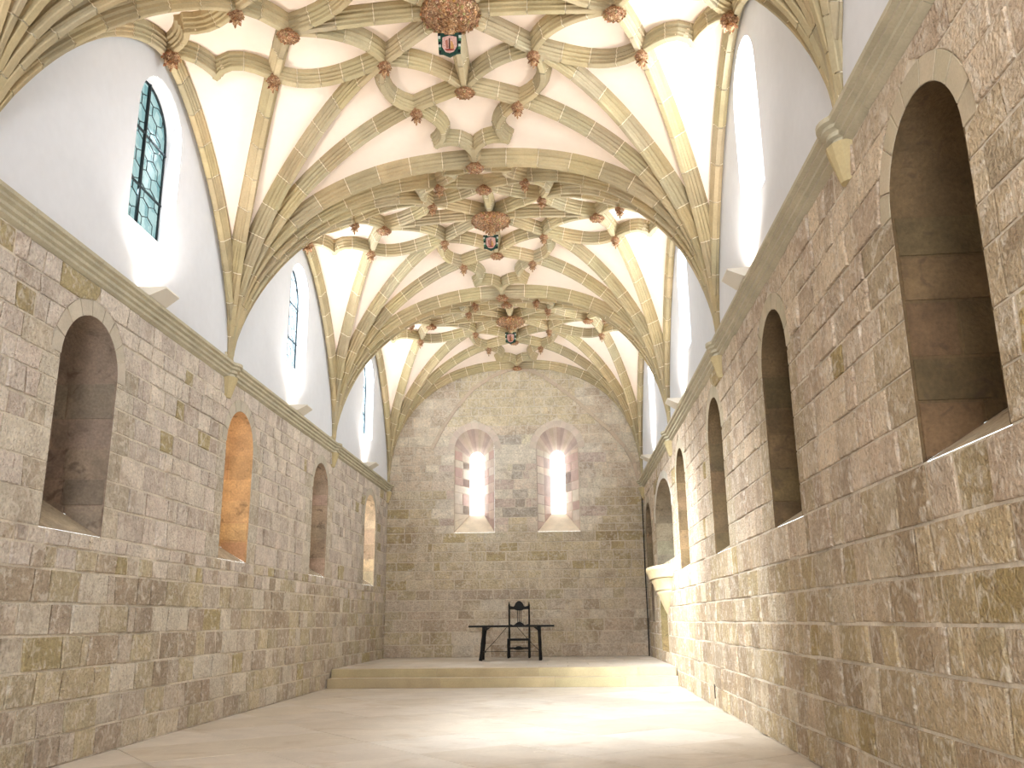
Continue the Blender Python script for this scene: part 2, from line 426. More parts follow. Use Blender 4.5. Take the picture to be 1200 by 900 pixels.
ring_stones(frR, wr, N6, s2l(176, 164, 146), n=9); niche(frR, wr, N6, .75, s2l(140, 124, 102), splay=.05, sillrise=0)
ring_stones(frR, wr, DOOR, s2l(190, 180, 160), n=7, rw=.14); niche(frR, wr, DOOR, .7, s2l(140, 124, 84), splay=.02, sillrise=0)
niche(frR, wr, NICH, .4, s2l(120, 106, 90), splay=.02, sillrise=0, courses=.25)
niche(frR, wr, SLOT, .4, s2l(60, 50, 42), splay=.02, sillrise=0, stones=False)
# back wall
BW = [dict(c=-2.17, hw=.5), dict(c=-.09, hw=.52)]
for o in BW: o.update(z0=3.25, zs=5.32, top=5.85)
frB = Frame('back'); mb = MB(); holed(frB, mb, XL, XR, .1, 8.9, BW)
wb = mb.build('wall_back', M['mortar'], kind='structure')
def tone_back(s, z, near, rr):
    if near: c = rr.choice([s2l(198, 184, 168), s2l(190, 172, 160), s2l(206, 196, 180)])
    elif z > 5.9 and abs(s+1.1) < 1.6: c = rr.choice([s2l(194, 180, 152), s2l(190, 176, 148)])
    elif -1.75 < s < -.5 and 3.6 < z < 5.6: c = rr.choice([s2l(168, 158, 146), s2l(160, 150, 138), s2l(178, 166, 152), s2l(206, 196, 172)])
    elif z > 4.4: c = rr.choice([s2l(204, 190, 170), s2l(194, 178, 158), s2l(208, 197, 178), s2l(188, 172, 152)])  # upper stone tones, lightened to carry the brighter light up there
    elif z > 1.9: c = rr.choice([s2l(190, 176, 148), s2l(182, 168, 142), s2l(192, 180, 158), s2l(170, 154, 120), s2l(186, 172, 150)])
    else: c = rr.choice(PALLOW+[s2l(178, 162, 144), s2l(186, 172, 154)])
    k = 1.08+rr.uniform(-.08, .08); return tuple(x*k for x in c)
def under_arch(s, z): return z < 4.5 or (s-XC)**2/3.3**2+(z-4.4)**2/3.5**2 < 1.0
stone_wall(frB, wb, XL, XR, .32, 7.9, BW, tone_back, (.30, .62), (.19, .30), seed=23, extra_edges=(3.25,), upper=under_arch, ring=.17)
for o in BW: ring_stones(frB, wb, o, s2l(196, 180, 166), rw=.17, n=11)
# blind relieving arch on the back wall
arc = [(-3.25, 5.35), (-2.95, 5.95), (-2.6, 6.45), (-2.2, 6.9), (-1.75, 7.2), (-1.35, 7.36), (-1.08, 7.42), (-.75, 7.36), (-.4, 7.18), (-.05, 6.92), (.4, 6.55), (.86, 6.1), (1.25, 5.72), (1.6, 5.3), (1.8, 4.9), (1.9, 4.45)]
rel = empty('relieving_arch'); rel.parent = wb
for i in range(len(arc)-1):
    a, b = V(arc[i]), V(arc[i+1]); t = (b-a).normalized(); nn = V((-t.y, t.x))*.045
    p = [a+t*.005-nn, b-t*.005-nn, b-t*.005+nn, a+t*.005+nn]
    m = MB(); prism(frB, m, [tuple(q) for q in p], -.01, .04, .008, jit(s2l(186, 168, 148), .05)); m.build('arch_stone', M['dressed'], rel)
# splayed slit windows of the back wall
def slit_window(o, idx, label):
    dep = .7; io = dict(c=o['c']-.0, hw=.18, z0=3.76, zs=5.2, top=5.38); out = outline(o, 16); inn = outline(io, 16)
    ws = MB(); 
    for i in range(len(out)-1):
        a, b, a2, b2 = out[i], out[i+1], inn[i], inn[i+1]
        wface(frB, ws, [(a[0], a[1], .012), (a2[0], a2[1], -dep), (b2[0], b2[1], -dep), (b[0], b[1], .012)][::-1], [s2l(190, 172, 158), s2l(180, 160, 148), s2l(186, 170, 152), s2l(172, 154, 144), s2l(194, 178, 162)][(i*7+idx) % 5])
    sp = ws.build('splayed_reveal', M['dressed'], wb)
    sl = MB(); a, b, a2, b2 = out[0], out[-1], inn[0], inn[-1]
    wface(frB, sl, [(a[0], a[1], .016), (b[0], b[1], .016), (b2[0], b2[1], -dep), (a2[0], a2[1], -dep)], s2l(216, 200, 176))
    sl.build('sill', M['dressed'], wb)
    # reveal stones (both jambs)
    rr = random.Random(idx)
    for sgn in (-1, 1):
        z = 3.3; 
        while z < o['zs']-.03:
            z1 = min(z+rr.uniform(.18, .3), o['zs'])
            for (t0, t1) in ((0, .5), (.5, 1)):
                if rr.random() < .3 and t0 == 0: t1 = 1
                elif t0 == .5 and rr.random() < .3: continue
                def Q(t, zz, off):
                    s_ = o['c']+sgn*(o['hw']*(1-t)+io['hw']*t-off); zb_ = 3.25+(3.76-3.25)*t+.01
                    return frB.P(s_, max(zz, zb_), -dep*t+off*.4)
                g = .012; vs = [Q(t0+g, z+.005, 0), Q(t1-g, z+.005, 0), Q(t1-g, z1-.005, 0), Q(t0+g, z1-.005, 0), Q(t0+2*g, z+.012, .008), Q(t1-2*g, z+.012, .008), Q(t1-2*g, z1-.012, .008), Q(t0+2*g, z1-.012, .008)]
                m = MB(); m.add(vs, [(4, 5, 6, 7), (0, 1, 5, 4), (1, 2, 6, 5), (2, 3, 7, 6), (3, 0, 4, 7)], jit(rr.choice([s2l(200, 180, 166), s2l(186, 160, 148), s2l(206, 194, 178)]), .06))
                m.build('stone', M['dressed'], sp)
            z = z1
    root = empty('window_%d' % idx, frB.P(io['c'], io['z0'], -dep), kind='structure', label=label)
    inv = V(root.location)
    g = MB(); g.v = [tuple(V(frB.P(s, z, -dep-.01))-inv) for s, z in outline(io, 16)]; g.face(list(range(len(g.v)))); g.build('glass', M['clear'], root)
    g = MB()
    for z in (4.08, 4.4, 4.72, 5.04): tube(g, [V(frB.P(io['c']-io['hw'], z, -dep+.005))-inv, V(frB.P(io['c']+io['hw'], z, -dep+.005))-inv], .005, 6)
    g.build('saddle_bar', M['lamp'], root)
slit_window(BW[0], 7, 'left slit window with round head in deep splayed reveal of the back wall')
slit_window(BW[1], 8, 'right slit window with round head in deep splayed reveal of the back wall')
# unseen near wall behind the camera; its wide arched opening is added for fill light
frN = Frame('near'); REAR_OP = dict(c=XC, hw=2.3, z0=-.05, zs=2.4, top=4.7); mb = MB(); holed(frN, mb, XL, XR, -.05, 8.9, [REAR_OP])
mb.build('wall_near', M['mortar'], kind='structure')

# upper plaster walls with clerestory windows
WD = {'left': .19, 'right': .30}
def clerestory(fr, wall, cs, side):
    ops = [dict(c=c, hw=.52, z0=5.2, zs=6.53, top=7.05) for c in cs]
    mb = MB(); holed(fr, mb, YN, D, ZS-.05, 8.9, ops); mb.build('plaster_wall', M['plaster'], wall)
    for o in ops:
        m = MB(); out = outline(o, 20)
        for i in range(len(out)):
            a, b = out[i], out[(i+1) % len(out)]
            wface(fr, m, [(a[0], a[1], 0), (a[0], a[1], -WD[side]), (b[0], b[1], -WD[side]), (b[0], b[1], 0)][::-1])
        m.build('window_reveal', M['plaster'], wall)
    return ops
OL = clerestory(frL, wl, WIN_L, 'left'); OR_ = clerestory(frR, wr, WIN_R, 'right')
def leaded(fr, o, idx, gm, label):
    dd = -WD[fr.side]; root = empty('window_%d' % idx, fr.P(o['c'], o['z0'], dd), kind='structure', label=label); inv = V(root.location)
    P = lambda s, z, d: V(fr.P(s, z, d))-inv
    # stone edge frame
    g = MB(); g.v = [tuple(P(s, z, dd-.01)) for s, z in outline(o, 20)]; g.face(list(range(len(g.v)))); g.build('glass', gm, root)
    g = MB(); pts = outline(o, 20, -.012); tube(g, [P(s, z, dd+.004) for s, z in pts]+[P(pts[0][0], pts[0][1], dd+.004)], .014, 6); g.build('frame', M['lead'], root)
    g = MB(); tube(g, [P(o['c'], o['z0'], dd+.01), P(o['c'], o['top'], dd+.01)], .02, 6); g.build('mullion', M['lead'], root)
    for z in (5.8, 6.43):
        g = MB(); w_ = opw(o, z); tube(g, [P(o['c']-w_, z, dd+.01), P(o['c']+w_, z, dd+.01)], .015, 6); g.build('saddle_bar', M['lead'], root)
    g = MB(); cw = 2*o['hw']/8; ch = .34
    def seg(a, b):
        mx_ = ((a[0]+b[0])/2, (a[1]+b[1])/2)
        if abs(a[0]-o['c']) > opw(o, a[1]) or min(a[1], b[1]) < o['z0'] or abs(b[0]-o['c']) > opw(o, b[1]): return
        tube(g, [P(a[0], a[1], dd+.002), P(b[0], b[1], dd+.002)], .0055, 4, cap=False, sm=False)
    for i in range(-4, 5):           # elongated hexagonal quarries
        x = o['c']+i*cw
        for j in range(-1, 10):
            z = o['z0']+j*ch+(ch/2 if i % 2 else 0); h = ch*.36
            seg((x, z), (x, z+h))
            for dx in (-1, 1): seg((x, z+h), (x+dx*cw, z+ch/2))
    g.build('lead_came', M['lead'], root)
for i, (o, gm) in enumerate(zip(OL[1:], (M['teal'], M['pale'], M['pale']))):
    leaded(frL, o, i+1, gm, ['nearest left clerestory window with teal leaded glass', 'second clerestory window on the left with pale leaded glass', 'farthest left clerestory window beside the back wall'][i])
for i, (o, gm) in enumerate(zip(OR_[1:], (M['pale'], M['pale'], M['pale']))):
    leaded(frR, o, i+4, gm, ['nearest right clerestory window seen edge-on with blazing white reveal', 'second clerestory window on the right, half behind the rib fan', 'farthest right clerestory window beside the back wall'][i])
leaded(frL, OL[0], 9, M['pale'], 'clerestory window of the left wall behind the near rib fan')
leaded(frR, OR_[0], 10, M['pale'], 'clerestory window of the right wall above the near cornice')

# cornices
CP = [(-.02, 4.448), (.135, 4.448), (.135, 4.412), (.10, 4.402), (.108, 4.37), (.07, 4.358), (.074, 4.322), (.042, 4.312), (.05, 4.278), (.015, 4.262), (-.02, 4.248)]
for fr, nm, lb in ((frL, 'trim_1', 'moulded stone cornice along the left wall'), (frR, 'trim_2', 'moulded stone cornice along the right wall')):
    root = None; y = YN; rr = random.Random(3); base = empty(nm, kind='structure', label=lb)
    while y < D-.01:
        y1 = min(y+rr.uniform(.9, 1.3), D); m = MB(); n = len(CP)
        if D-y1 < .3: y1 = D
        for s in (y+.003, y1-.003): m.v += [fr.P(s, z, d) for d, z in CP]
        k = jit((1, 1, 1), .05)
        for i in range(n-1):
            f = [i, i+1, n+i+1, n+i]; m.face(f[::-1] if not fr.flip() else f, k)
        m.face(list(range(n)) if fr.flip() else list(range(n))[::-1]); m.face([n+i for i in range(n)][::-1] if fr.flip() else [n+i for i in range(n)])
        m.build('cornice_stone', M['cornice'], base); y = y1

# ------------------------------------------------------------------ vault
BL = [-5.3, .28, 5.70, 11.05, 16.50, D]; BR = [-5.3, .32, 5.62, 10.68, 16.05, D]
RISE_P = 2.3
def apex(y): return 7.107+(y-10.86)*.024
def S(b, u, v):
    uu = max(-1.1, min(1.1, u)); t = (uu+1)/2
    y0 = BL[b]*(1-t)+BR[b]*t; y1 = BL[b+1]*(1-t)+BR[b+1]*t
    y = y0+(y1-y0)*(v+1)/2; x = XL+t*W+.104*(1-min(1, uu*uu))
    a = max(0, 1-abs(u)); bb = max(0, 1-abs(v)); r = min(1, sqrt(a*a+bb*bb)); r0 = .015
    r = max(0, (r-r0)/(1-r0)); rp = 1.55+.8*(a*a/(a*a+bb*bb+1e-9)); q = (1-(1-r)**rp)**(1/rp)
    uc, vc = min(1, abs(u)), min(1, abs(v)); ya = max(y, 4.0)
    h = apex(ya)-ZS+.448*(1-vc*vc)*(1-.6*uc*uc)
    return V((x, y, ZS+q*h))
def Nrm(b, u, v):
    e = .004; du = S(b, u+e, v)-S(b, u-e, v); dv = S(b, u, v+e)-S(b, u, v-e); n = du.cross(dv)
    if n.length < 1e-9: return V((0, 0, 1))
    n.normalize()
    return n if n.z >= 0 else -n
DEP = .20; EXT = .035
PROF = [(.090, .205), (.090, .140), (.062, .128), (.070, .098), (.046, .078), (.050, .050), (.033, .040), (.034, .008), (.026, 0)]
PROF = PROF+[(-a, b) for a, b in PROF[::-1]]
RIBT = [s2l(172, 157, 123), s2l(180, 164, 130), s2l(165, 151, 121), s2l(177, 160, 124), s2l(171, 158, 129)]
def rib(b, uv, name, parent, scale=1.0, off=0.0, vlen=.42, cnt=None):
    """uv: list of (u,v) sample points of the plan curve; builds mortar core and voussoirs"""
    pts = [S(b, u, v) for u, v in uv]; cum = [0]
    for i in range(1, len(pts)): cum.append(cum[-1]+(pts[i]-pts[i-1]).length)
    Ltot = cum[-1]
    def at(s):
        s = max(0, min(Ltot, s)); i = 0
        while i < len(cum)-2 and cum[i+1] < s: i += 1
        t = (s-cum[i])/max(1e-9, cum[i+1]-cum[i]); u = uv[i][0]+(uv[i+1][0]-uv[i][0])*t; v = uv[i][1]+(uv[i+1][1]-uv[i][1])*t
        return u, v
    def frame(s):
        over = s-max(0, min(Ltot, s)); s = s-over
        u, v = at(s); p = S(b, u, v); e = .03
        ua, va = at(min(Ltot, s+e)); ub, vb = at(max(0, s-e)); T = (S(b, ua, va)-S(b, ub, vb)).normalized(); p = p+T*over
        n = Nrm(b, u, v); n = (n-T*n.dot(T)).normalized(); return p, n, T.cross(n)
    def sweep(mb, ss, shr, c):
        n = len(PROF); N0 = len(mb.v)
        for s in ss:
            p, nn, B = frame(s)
            for (x, y) in PROF:
                x *= scale; y2 = y*scale
                if shr: x *= .90; y2 = max(y2, .014)+.004
                mb.v.append(tuple(p+B*x+nn*(y2+off)))
        for i in range(len(ss)-1):
            for k in range(n-1):
                a = N0+i*n+k; mb.face([a, a+1, a+n+1, a+n][::-1], c, False)
    nv = max(1, round(Ltot/vlen)); g = .005; vs = []; st = 3 if len(uv) < 20 and Ltot < 2.4 else 2
    core = MB(); sweep(core, [Ltot*i/(nv*st) for i in range(nv*st+1)], 1, (1, 1, 1))
    for i in range(nv):
        a, c_ = Ltot*i/nv+g, Ltot*(i+1)/nv-g; m = MB()
        if i == 0: a = -EXT
        if i == nv-1: c_ = Ltot+EXT
        n0 = len(m.v); sweep(m, [a+(c_-a)*k/st for k in range(st+1)], 0, jit(rnd.choice(RIBT), .06)); np_ = len(PROF)
        if i == 0: m.face([n0+k for k in range(np_)], m.c[0])
        if i == nv-1: m.face([n0+st*np_+k for k in range(np_)][::-1], m.c[0])
        vs.append((m, S(b, *at((a+c_)/2))))
    ro = core.build(name, M['joint'], parent); far = MB()
    for m, p in vs:
        q = pix(p)
        if q and inframe(p, 60) and cnt[0] < 300: cnt[0] += 1; m.build('rib_stone', M['rib'], ro)
        else: far.merge(m)
    if far.v: far.build('rib_stones', M['rib'], ro, kind='stuff')
    return ro
def line(a, b, n=24): return [(a[0]+(b[0]-a[0])*i/n, a[1]+(b[1]-a[1])*i/n) for i in range(n+1)]
def arcuv(a, b, m, n=14):
    """quadratic-like circular arc through the mid point m"""
    cx, cy2 = 2*m[0]-(a[0]+b[0])/2, 2*m[1]-(a[1]+b[1])/2
    return [((1-t)**2*a[0]+2*t*(1-t)*cx+t*t*b[0], (1-t)**2*a[1]+2*t*(1-t)*cy2+t*t*b[1]) for t in [i/n for i in range(n+1)]]
def dense(c0, tgt):      # straight rib from the corbel: denser samples near the springing
    return [(c0[0]+(tgt[0]-c0[0])*t, c0[1]+(tgt[1]-c0[1])*t) for t in [.012+(1-.012)*(i/40)**1.8 for i in range(41)]]
E_, H_, C_, Y_, FM, FU, J_ = (.274, .272), (.20, .605), (.145, .845), (.0, .93), .495, .561, (.668, .23)
BAYNAME = ['bay above the camera', 'nearest bay', 'middle bay', 'farthest bay']
for b in range(5):
    m = MB(); n = 56; vlo, vhi = -1.0, (1.03 if b == 4 else 1.0)
    for j in range(n+1):
        for i in range(n+1):
            # denser near the corners
            uu = -1.06+2.12*i/n; vv = vlo+(vhi-vlo)*j/n
            p = S(b, uu, vv); q = p+Nrm(b, uu, min(.999, max(-.999, vv)))*DEP; m.v.append(tuple(q))
    for j in range(n):
        for i in range(n):
            a = j*(n+1)+i; m.face([a, a+n+1, a+n+2, a+1], (1, 1, 1), True)
    ce = m.build('ceiling', M['web'], kind='structure')
    if b == 0: continue
    cnt = [0]
    for sx in (-1, 1):
        for sy in (-1, 1):
            k = (sx, sy); sc2 = lambda p: (p[0]*sx, p[1]*sy); c0 = (sx, sy)
            rib(b, dense(c0, (0, 0)), 'diagonal_rib', ce, cnt=cnt)
            rib(b, dense(c0, (0, FM*sy)), 'tierceron_rib', ce, cnt=cnt)
            rib(b, dense(c0, (FU*sx, 0)), 'tierceron_rib', ce, cnt=cnt)
            # curved liernes
            A = sc2(E_)
            rib(b, arcuv(A, (0, FM*sy), sc2((.125, .345))), 'lierne_rib', ce, cnt=cnt, vlen=.3)
            rib(b, arcuv(A, (FU*sx, 0), sc2((.375, .10))), 'lierne_rib', ce, cnt=cnt, vlen=.3)
            rib(b, arcuv(A, sc2(H_), sc2((.30, .47))), 'lierne_rib', ce, cnt=cnt, vlen=.3)
            rib(b, arcuv(A, sc2(J_), sc2((.49, .33))), 'lierne_rib', ce, cnt=cnt, vlen=.3)
            rib(b, arcuv(sc2(H_), sc2(C_), sc2((.115, .745))), 'lierne_rib', ce, cnt=cnt, vlen=.3)
            rib(b, arcuv(sc2(C_), sc2(Y_), sc2((.055, .85))), 'lierne_rib', ce, cnt=cnt, vlen=.3)
            rib(b, arcuv(sc2(J_), sc2((.85, .155)), sc2((.77, .135))), 'lierne_rib', ce, cnt=cnt, vlen=.3)
            rib(b, arcuv(sc2((.85, .155)), sc2((.97, .0)), sc2((.90, .055))), 'lierne_rib', ce, cnt=cnt, vlen=.3)
        rib(b, line((0, 0), (sx*FM*1.06, 0)), 'ridge_rib', ce, cnt=cnt)
        rib(b, line((0, 0), (0, sx*FM)), 'ridge_rib', ce, cnt=cnt)
        rib(b, line((0, .90*sx), (0, 1.0*sx), 4), 'ridge_rib', ce, cnt=cnt)
        for sy in (-1, 1):
            rib(b, [(sx*.975, v) for _, v in dense((sx, sy), (sx, 0))], 'wall_rib', ce, cnt=cnt, scale=.95)
    vv = 1.0 if b < 4 else .972
    for sx in (-1, 1): rib(b, [(u, vv) for u, _ in dense((sx, vv), (0, vv))], 'transverse_rib', ce, cnt=cnt, scale=1.12)

# ------------------------------------------------------------------ bosses
def petal(mb, base, out, up, L_, Wd, curl, c):
    side = out.cross(up).normalized(); p = V(base)
    vs = [p-side*Wd*.35, p+side*Wd*.35, p+out*L_*.55-side*Wd*.6+up*curl*.3, p+out*L_*.55+side*Wd*.6+up*curl*.3, p+out*L_+up*curl, p+out*L_*.5+up*(curl*.3-.25*Wd)]
    mb.add(vs, [(0, 5, 2), (0, 1, 5), (1, 3, 5), (5, 3, 4), (2, 5, 4)], c)
def leafdome(R, h, rings, seed, pend=0.0, topz=0.0):
    """carved gilded foliage on a bowl hanging down; z=0 is the rib soffit"""
    rr = random.Random(seed); m = MB()
    prof = [(R*.55, topz+.06), (R*.9, topz), (R*.98, -.02)]+[(R*.96*cos(a), -.02-h*sin(a)) for a in [pi/2*i/5 for i in range(1, 6)]]
    prof[-1] = (.001, prof[-1][1]); lathe(m, prof, 18, c=(.75, .7, .7))
    for k in range(rings+1):
        a = pi/2*(k/(rings+.3)); rad = R*.97*cos(a); z = -.02-h*sin(a); n = max(5, int(2*pi*rad/(.034 if R < .2 else .045)))
        for i in range(n):
            t = 2*pi*(i+.5*(k % 2))/n+rr.uniform(-.1, .1); o = V((cos(t), sin(t), 0)); nn = (o*cos(a)*h+V((0, 0, -1))*sin(a)*R).normalized()
            tang = (o*(-sin(a))+V((0, 0, -1))*cos(a)*.6+V((-o.y, o.x, 0))*rr.uniform(-.8, .8)).normalized()
            L_ = (.036 if R > .2 else .026)*rr.uniform(.7, 1.2)
            petal(m, V((o.x*rad, o.y*rad, z))-nn*.004, tang, nn, L_, L_*.8, L_*rr.uniform(.35, .8), tuple(rr.uniform(.6, 1.3)*x for x in (1, .98, .95)))
    return m
ROS = [(.001, 0)]
def boss_meshes():
    big = leafdome(.335, .13, 7, 1); 
    bp = MB(); lathe(bp, [(.001, -.32), (.02, -.30), (.03, -.26), (.05, -.235), (.035, -.21), (.07, -.18), (.05, -.16), (.11, -.13), (.12, -.10)], 14)
    rr = random.Random(4)
    for k, z in enumerate((-.14, -.18, -.215)):
        for i in range(9):
            t = 2*pi*(i+.5*k)/9; o = V((cos(t), sin(t), 0)); petal(bp, o*(.10-.025*k)+V((0, 0, z)), (o*.6+V((0, 0, -.8))).normalized(), o, .05, .035, .03, (1, .9, .8))
    med = leafdome(.115, .05, 3, 2)
    for i in range(16):
        t = 2*pi*i/16; o = V((cos(t), sin(t), 0)); petal(med, o*.10+V((0, 0, -.012)), o, V((0, 0, -1)), .034, .042, .012, (1.15, 1.05, .95))
    small = leafdome(.078, .06, 3, 3); sp = MB()
    lathe(sp, [(.001, -.19), (.012, -.17), (.012, -.13), (.032, -.115), (.036, -.09), (.02, -.07)], 10)
    for i in range(6):
        t = 2*pi*i/6; o = V((cos(t), sin(t), 0)); petal(sp, o*.03+V((0, 0, -.085)), (o+V((0, 0, -.35))).normalized(), V((0, 0, -1)), .045, .04, .02, (.8, .6, .5))
    return {k: v.mesh(n, M['gilt']) for k, v, n in (('big', big, 'foliage'), ('bigp', bp, 'pendant'), ('med', med, 'rosette'), ('small', small, 'foliage'), ('smallp', sp, 'pendant'))}
BM = boss_meshes()
def inst(name, me, parent, loc=(0, 0, 0)):
    o = bpy.data.objects.new(name, me); COL.objects.link(o); o.parent = parent; o.location = loc; return o
# hanging shield
G1, G2, PK, GD = s2l(28, 62, 52), s2l(16, 24, 26), s2l(206, 168, 160), s2l(196, 150, 96)
def shield():
    r = {}
    out = [(-.125, .13), (-.06, .13), (-.05, .11), (.05, .11), (.06, .13), (.125, .13), (.12, .03), (.11, -.06), (.115, -.10), (.07, -.105), (0, -.14), (-.07, -.105), (-.115, -.10), (-.11, -.06), (-.12, .03)]
    def plate(pts, d0, d1, c):
        m = MB(); n = len(pts); m.v = [(x, d0, z) for x, z in pts]+[(x, d1, z) for x, z in pts]
        m.face(list(range(n))[::-1], c); m.face([n+i for i in range(n)], c)
        for i in range(n): j = (i+1) % n; m.face([i, j, n+j, n+i], c)
        return m
    r['board'] = plate(out[::-1], 0, -.025, G1)
    fld = [(-.075, .075), (0, .095), (.075, .075), (.078, -.03), (.045, -.085), (0, -.10), (-.045, -.085), (-.078, -.03)]
    r['field'] = plate(fld[::-1], -.02, -.036, PK)
    ch = MB()
    def add(pts, c): ch.merge(plate(pts[::-1], -.034, -.046, c))
    add([(-.006, .06), (.006, .06), (.008, -.06), (-.008, -.06)], s2l(80, 52, 44))
    add([(.012, .03), (.03, .02), (.05, -.04), (.03, -.07), (.012, -.06)], GD)
    add([(-.045, .03), (-.02, .045), (-.014, -.04), (-.035, -.05)], s2l(170, 110, 96))
    add([(-.05, -.062), (.05, -.062), (.03, -.078), (-.03, -.078)], s2l(150, 60, 50))
    r['charge'] = ch
    for sx, nm in ((-1, 'border'), (1, 'border_b')):
        bd = MB()
        for i in range(7):
            z = .11-.032*i; x = sx*(.112-.01*(i/6)); q = .0165
            bd.merge(plate([(x-.013, z-q), (x-.013, z+q), (x+.013, z+q), (x+.013, z-q)], -.022, -.034-.001*(i % 2), (G2, s2l(190, 196, 190), s2l(60, 110, 80))[i % 3]))
        r[nm] = bd
    return {k: m.mesh(k, M['paint']) for k, m in r.items()}
SH = shield()
def boss(kind, b, u, v, label, group):
    p = S(b, u, v)
    root = empty('vault_boss', p+V((0, 0, .0 if kind == 'big' else 0)), label=label, cat='boss', group=group)
    if kind == 'big':
        inst('foliage', BM['big'], root); inst('pendant', BM['bigp'], root)
        sb = inst('shield', SH['board'], root, (0, -.02, -.44 if b > 1 else -.37)); sb.rotation_euler = (.12, 0, 0)
        for k in ('field', 'charge', 'border', 'border_b'): inst(k[:6] if k[:3] == 'bor' else k, SH[k], sb)
    elif kind == 'med': inst('rosette', BM['med'], root)
    else: inst('foliage', BM['small'], root); inst('pendant', BM['smallp'], root)
    return root
bn = {1: 'bay above the camera', 2: 'nearest full bay', 3: 'middle bay', 4: 'farthest bay'}
def lr(s): return 'left' if s < 0 else 'right'
def nf(s): return 'near' if s < 0 else 'far'
for b in (1, 2, 3, 4):
    t = bn[b]
    boss('big', b, 0, -.04 if b == 2 else 0, 'large round gilded foliage boss with hanging painted shield, centre of the %s' % t, 'large central bosses')
    for s in (-1, 1):
        boss('med', b, 0, FM*s, 'flat gilded rosette boss on the %s side of the central one, %s' % (nf(s), t), 'flat rosette bosses')
        boss('med', b, FU*s, 0, 'flat gilded rosette boss to the %s of the central one, %s' % (lr(s), t), 'flat rosette bosses')
        w_ = boss('small', b, .955*s, 0, 'small gilded leaf boss against the %s plaster wall above its window, %s' % (lr(s), t), 'small leaf bosses'); w_.scale = (1.25, 1.25, 1.1)
        for q in (-1, 1):
            boss('small', b, .274*s, .272*q, 'small leaf boss diagonally %s %s of the central one, inner ring, %s' % (nf(q), lr(s), t), 'small leaf bosses')
            boss('small', b, .20*s, .605*q, 'small leaf boss beside the %s transverse arch, %s of centre line, %s' % (nf(q), lr(s), t), 'small leaf bosses')
            boss('small', b, .668*s, .23*q, 'small leaf boss near the %s wall, %s one of its pair, %s' % (lr(s), nf(q), t), 'small leaf bosses')
for b in (1, 2, 3, 4):
    vv = 1.0 if b < 4 else .965
    boss('med', b, 0, vv, {1: 'flat gilded rosette boss on the transverse arch nearest the camera', 2: 'flat gilded rosette boss on the first whole transverse arch in view', 3: 'flat gilded rosette boss on the second whole transverse arch in view', 4: 'flat gilded rosette boss at the crown of the back wall arch'}[b], 'flat rosette bosses')

# ------------------------------------------------------------------ corbels
def corbel(fr, s, label):
    P = fr.P(s, 4.0, 0); root = empty('corbel', P, label=label, cat='corbel', group='tapered stone corbels under the rib fans')
    ang = {'left': 0, 'right': pi, 'back': -pi/2}[fr.side]; root.rotation_euler = (0, 0, ang)
    m = MB(); lathe(m, [(d+.05 if d > 0 else .05, z-4.0) for d, z in CP], 12, a0=-pi/2, a1=pi/2, sm=False); m.build('moulding', M['cornice'], root)
    m = MB(); lathe(m, [(.02, .0), (.06, .005), (.068, .03), (.125, .22), (.135, .27)], 6, a0=-pi/2, a1=pi/2, sm=False); m.build('cone', M['rib'], root)
    for f in m.c: pass
    return root
M['corb'] = M['rib']
for i, y in enumerate(BL[1:5]):
    corbel(frL, y, ['tapered stone corbel on the left cornice beside the camera', 'tapered stone corbel under the rib fan at the left edge of the picture', 'tapered stone corbel on the left cornice between first and second niches', 'tapered stone corbel on the left cornice above the third niche'][i])
for i, y in enumerate(BR[1:5]):
    corbel(frR, y, ['tapered stone corbel on the right cornice beside the camera', 'largest tapered stone corbel, right cornice beside the nearest niche', 'tapered stone corbel on the right cornice past the second niche', 'small distant tapered corbel on the right cornice before the pulpit'][i])
corbel(frL, D-.12, 'tapered stone corbel in the left corner of the back wall'); corbel(frR, D-.12, 'tapered stone corbel in the right corner of the back wall')
for o in list(COL.objects):
    if o.name.startswith('cone'):
        a = o.data.color_attributes['tone']; a.data.foreach_set('color', [*s2l(178, 162, 124), 1]*len(a.data))

# ------------------------------------------------------------------ wall uplights
def uplight(fr, s, label, n):
    P = fr.P(s, 4.445, 0); root = empty('wall_uplight', P, {'left': 0, 'right': pi}[fr.side], label=label, cat='lamp', group='wedge-shaped uplights on the cornices')
    # local: x towards the room
    m = MB(); vs = [(.01, -.2, 0), (.15, -.2, 0), (.30, -.16, .085), (.01, -.2, .10), (.01, .2, 0), (.15, .2, 0), (.30, .16, .085), (.01, .2, .10)]
    vs += [(.30, -.16, .10), (.30, .16, .10)]
    m.add(vs, [(0, 4, 5, 1), (1, 5, 6, 2), (2, 6, 9, 8), (0, 1, 2, 8, 3), (4, 7, 9, 6, 5), (0, 3, 7, 4)]); m.build('housing', M['lamp'], root)
    m = MB(); m.add([(.03, -.17, .095), (.27, -.14, .095), (.27, .14, .095), (.03, .17, .095)], [(0, 1, 2, 3)]); m.build('lens', M['lens'], root)
    l = bpy.data.lights.new('uplight_lamp', 'AREA'); l.shape = 'RECTANGLE'; l.size = .2; l.size_y = .26; l.energy = UPW; l.color = (1, .93, .86); l.spread = 2.5
    lo = bpy.data.objects.new('uplight_lamp', l); COL.objects.link(lo); lo.parent = root; lo.location = (.19, 0, .135)
    lo.rotation_euler = V((.32, 0, 1)).to_track_quat('-Z', 'Y').to_euler()
    l = bpy.data.lights.new('uplight_glow', 'AREA'); l.shape = 'RECTANGLE'; l.size = .06; l.size_y = .2; l.energy = 1.2; l.color = (1, .82, .60); l.spread = 1.9
    lo = bpy.data.objects.new('uplight_glow', l); COL.objects.link(lo); lo.parent = root; lo.location = (.2, 0, .13)
    lo.rotation_euler = V((-.6, 0, 1)).to_track_quat('-Z', 'Y').to_euler()
UPW = 25
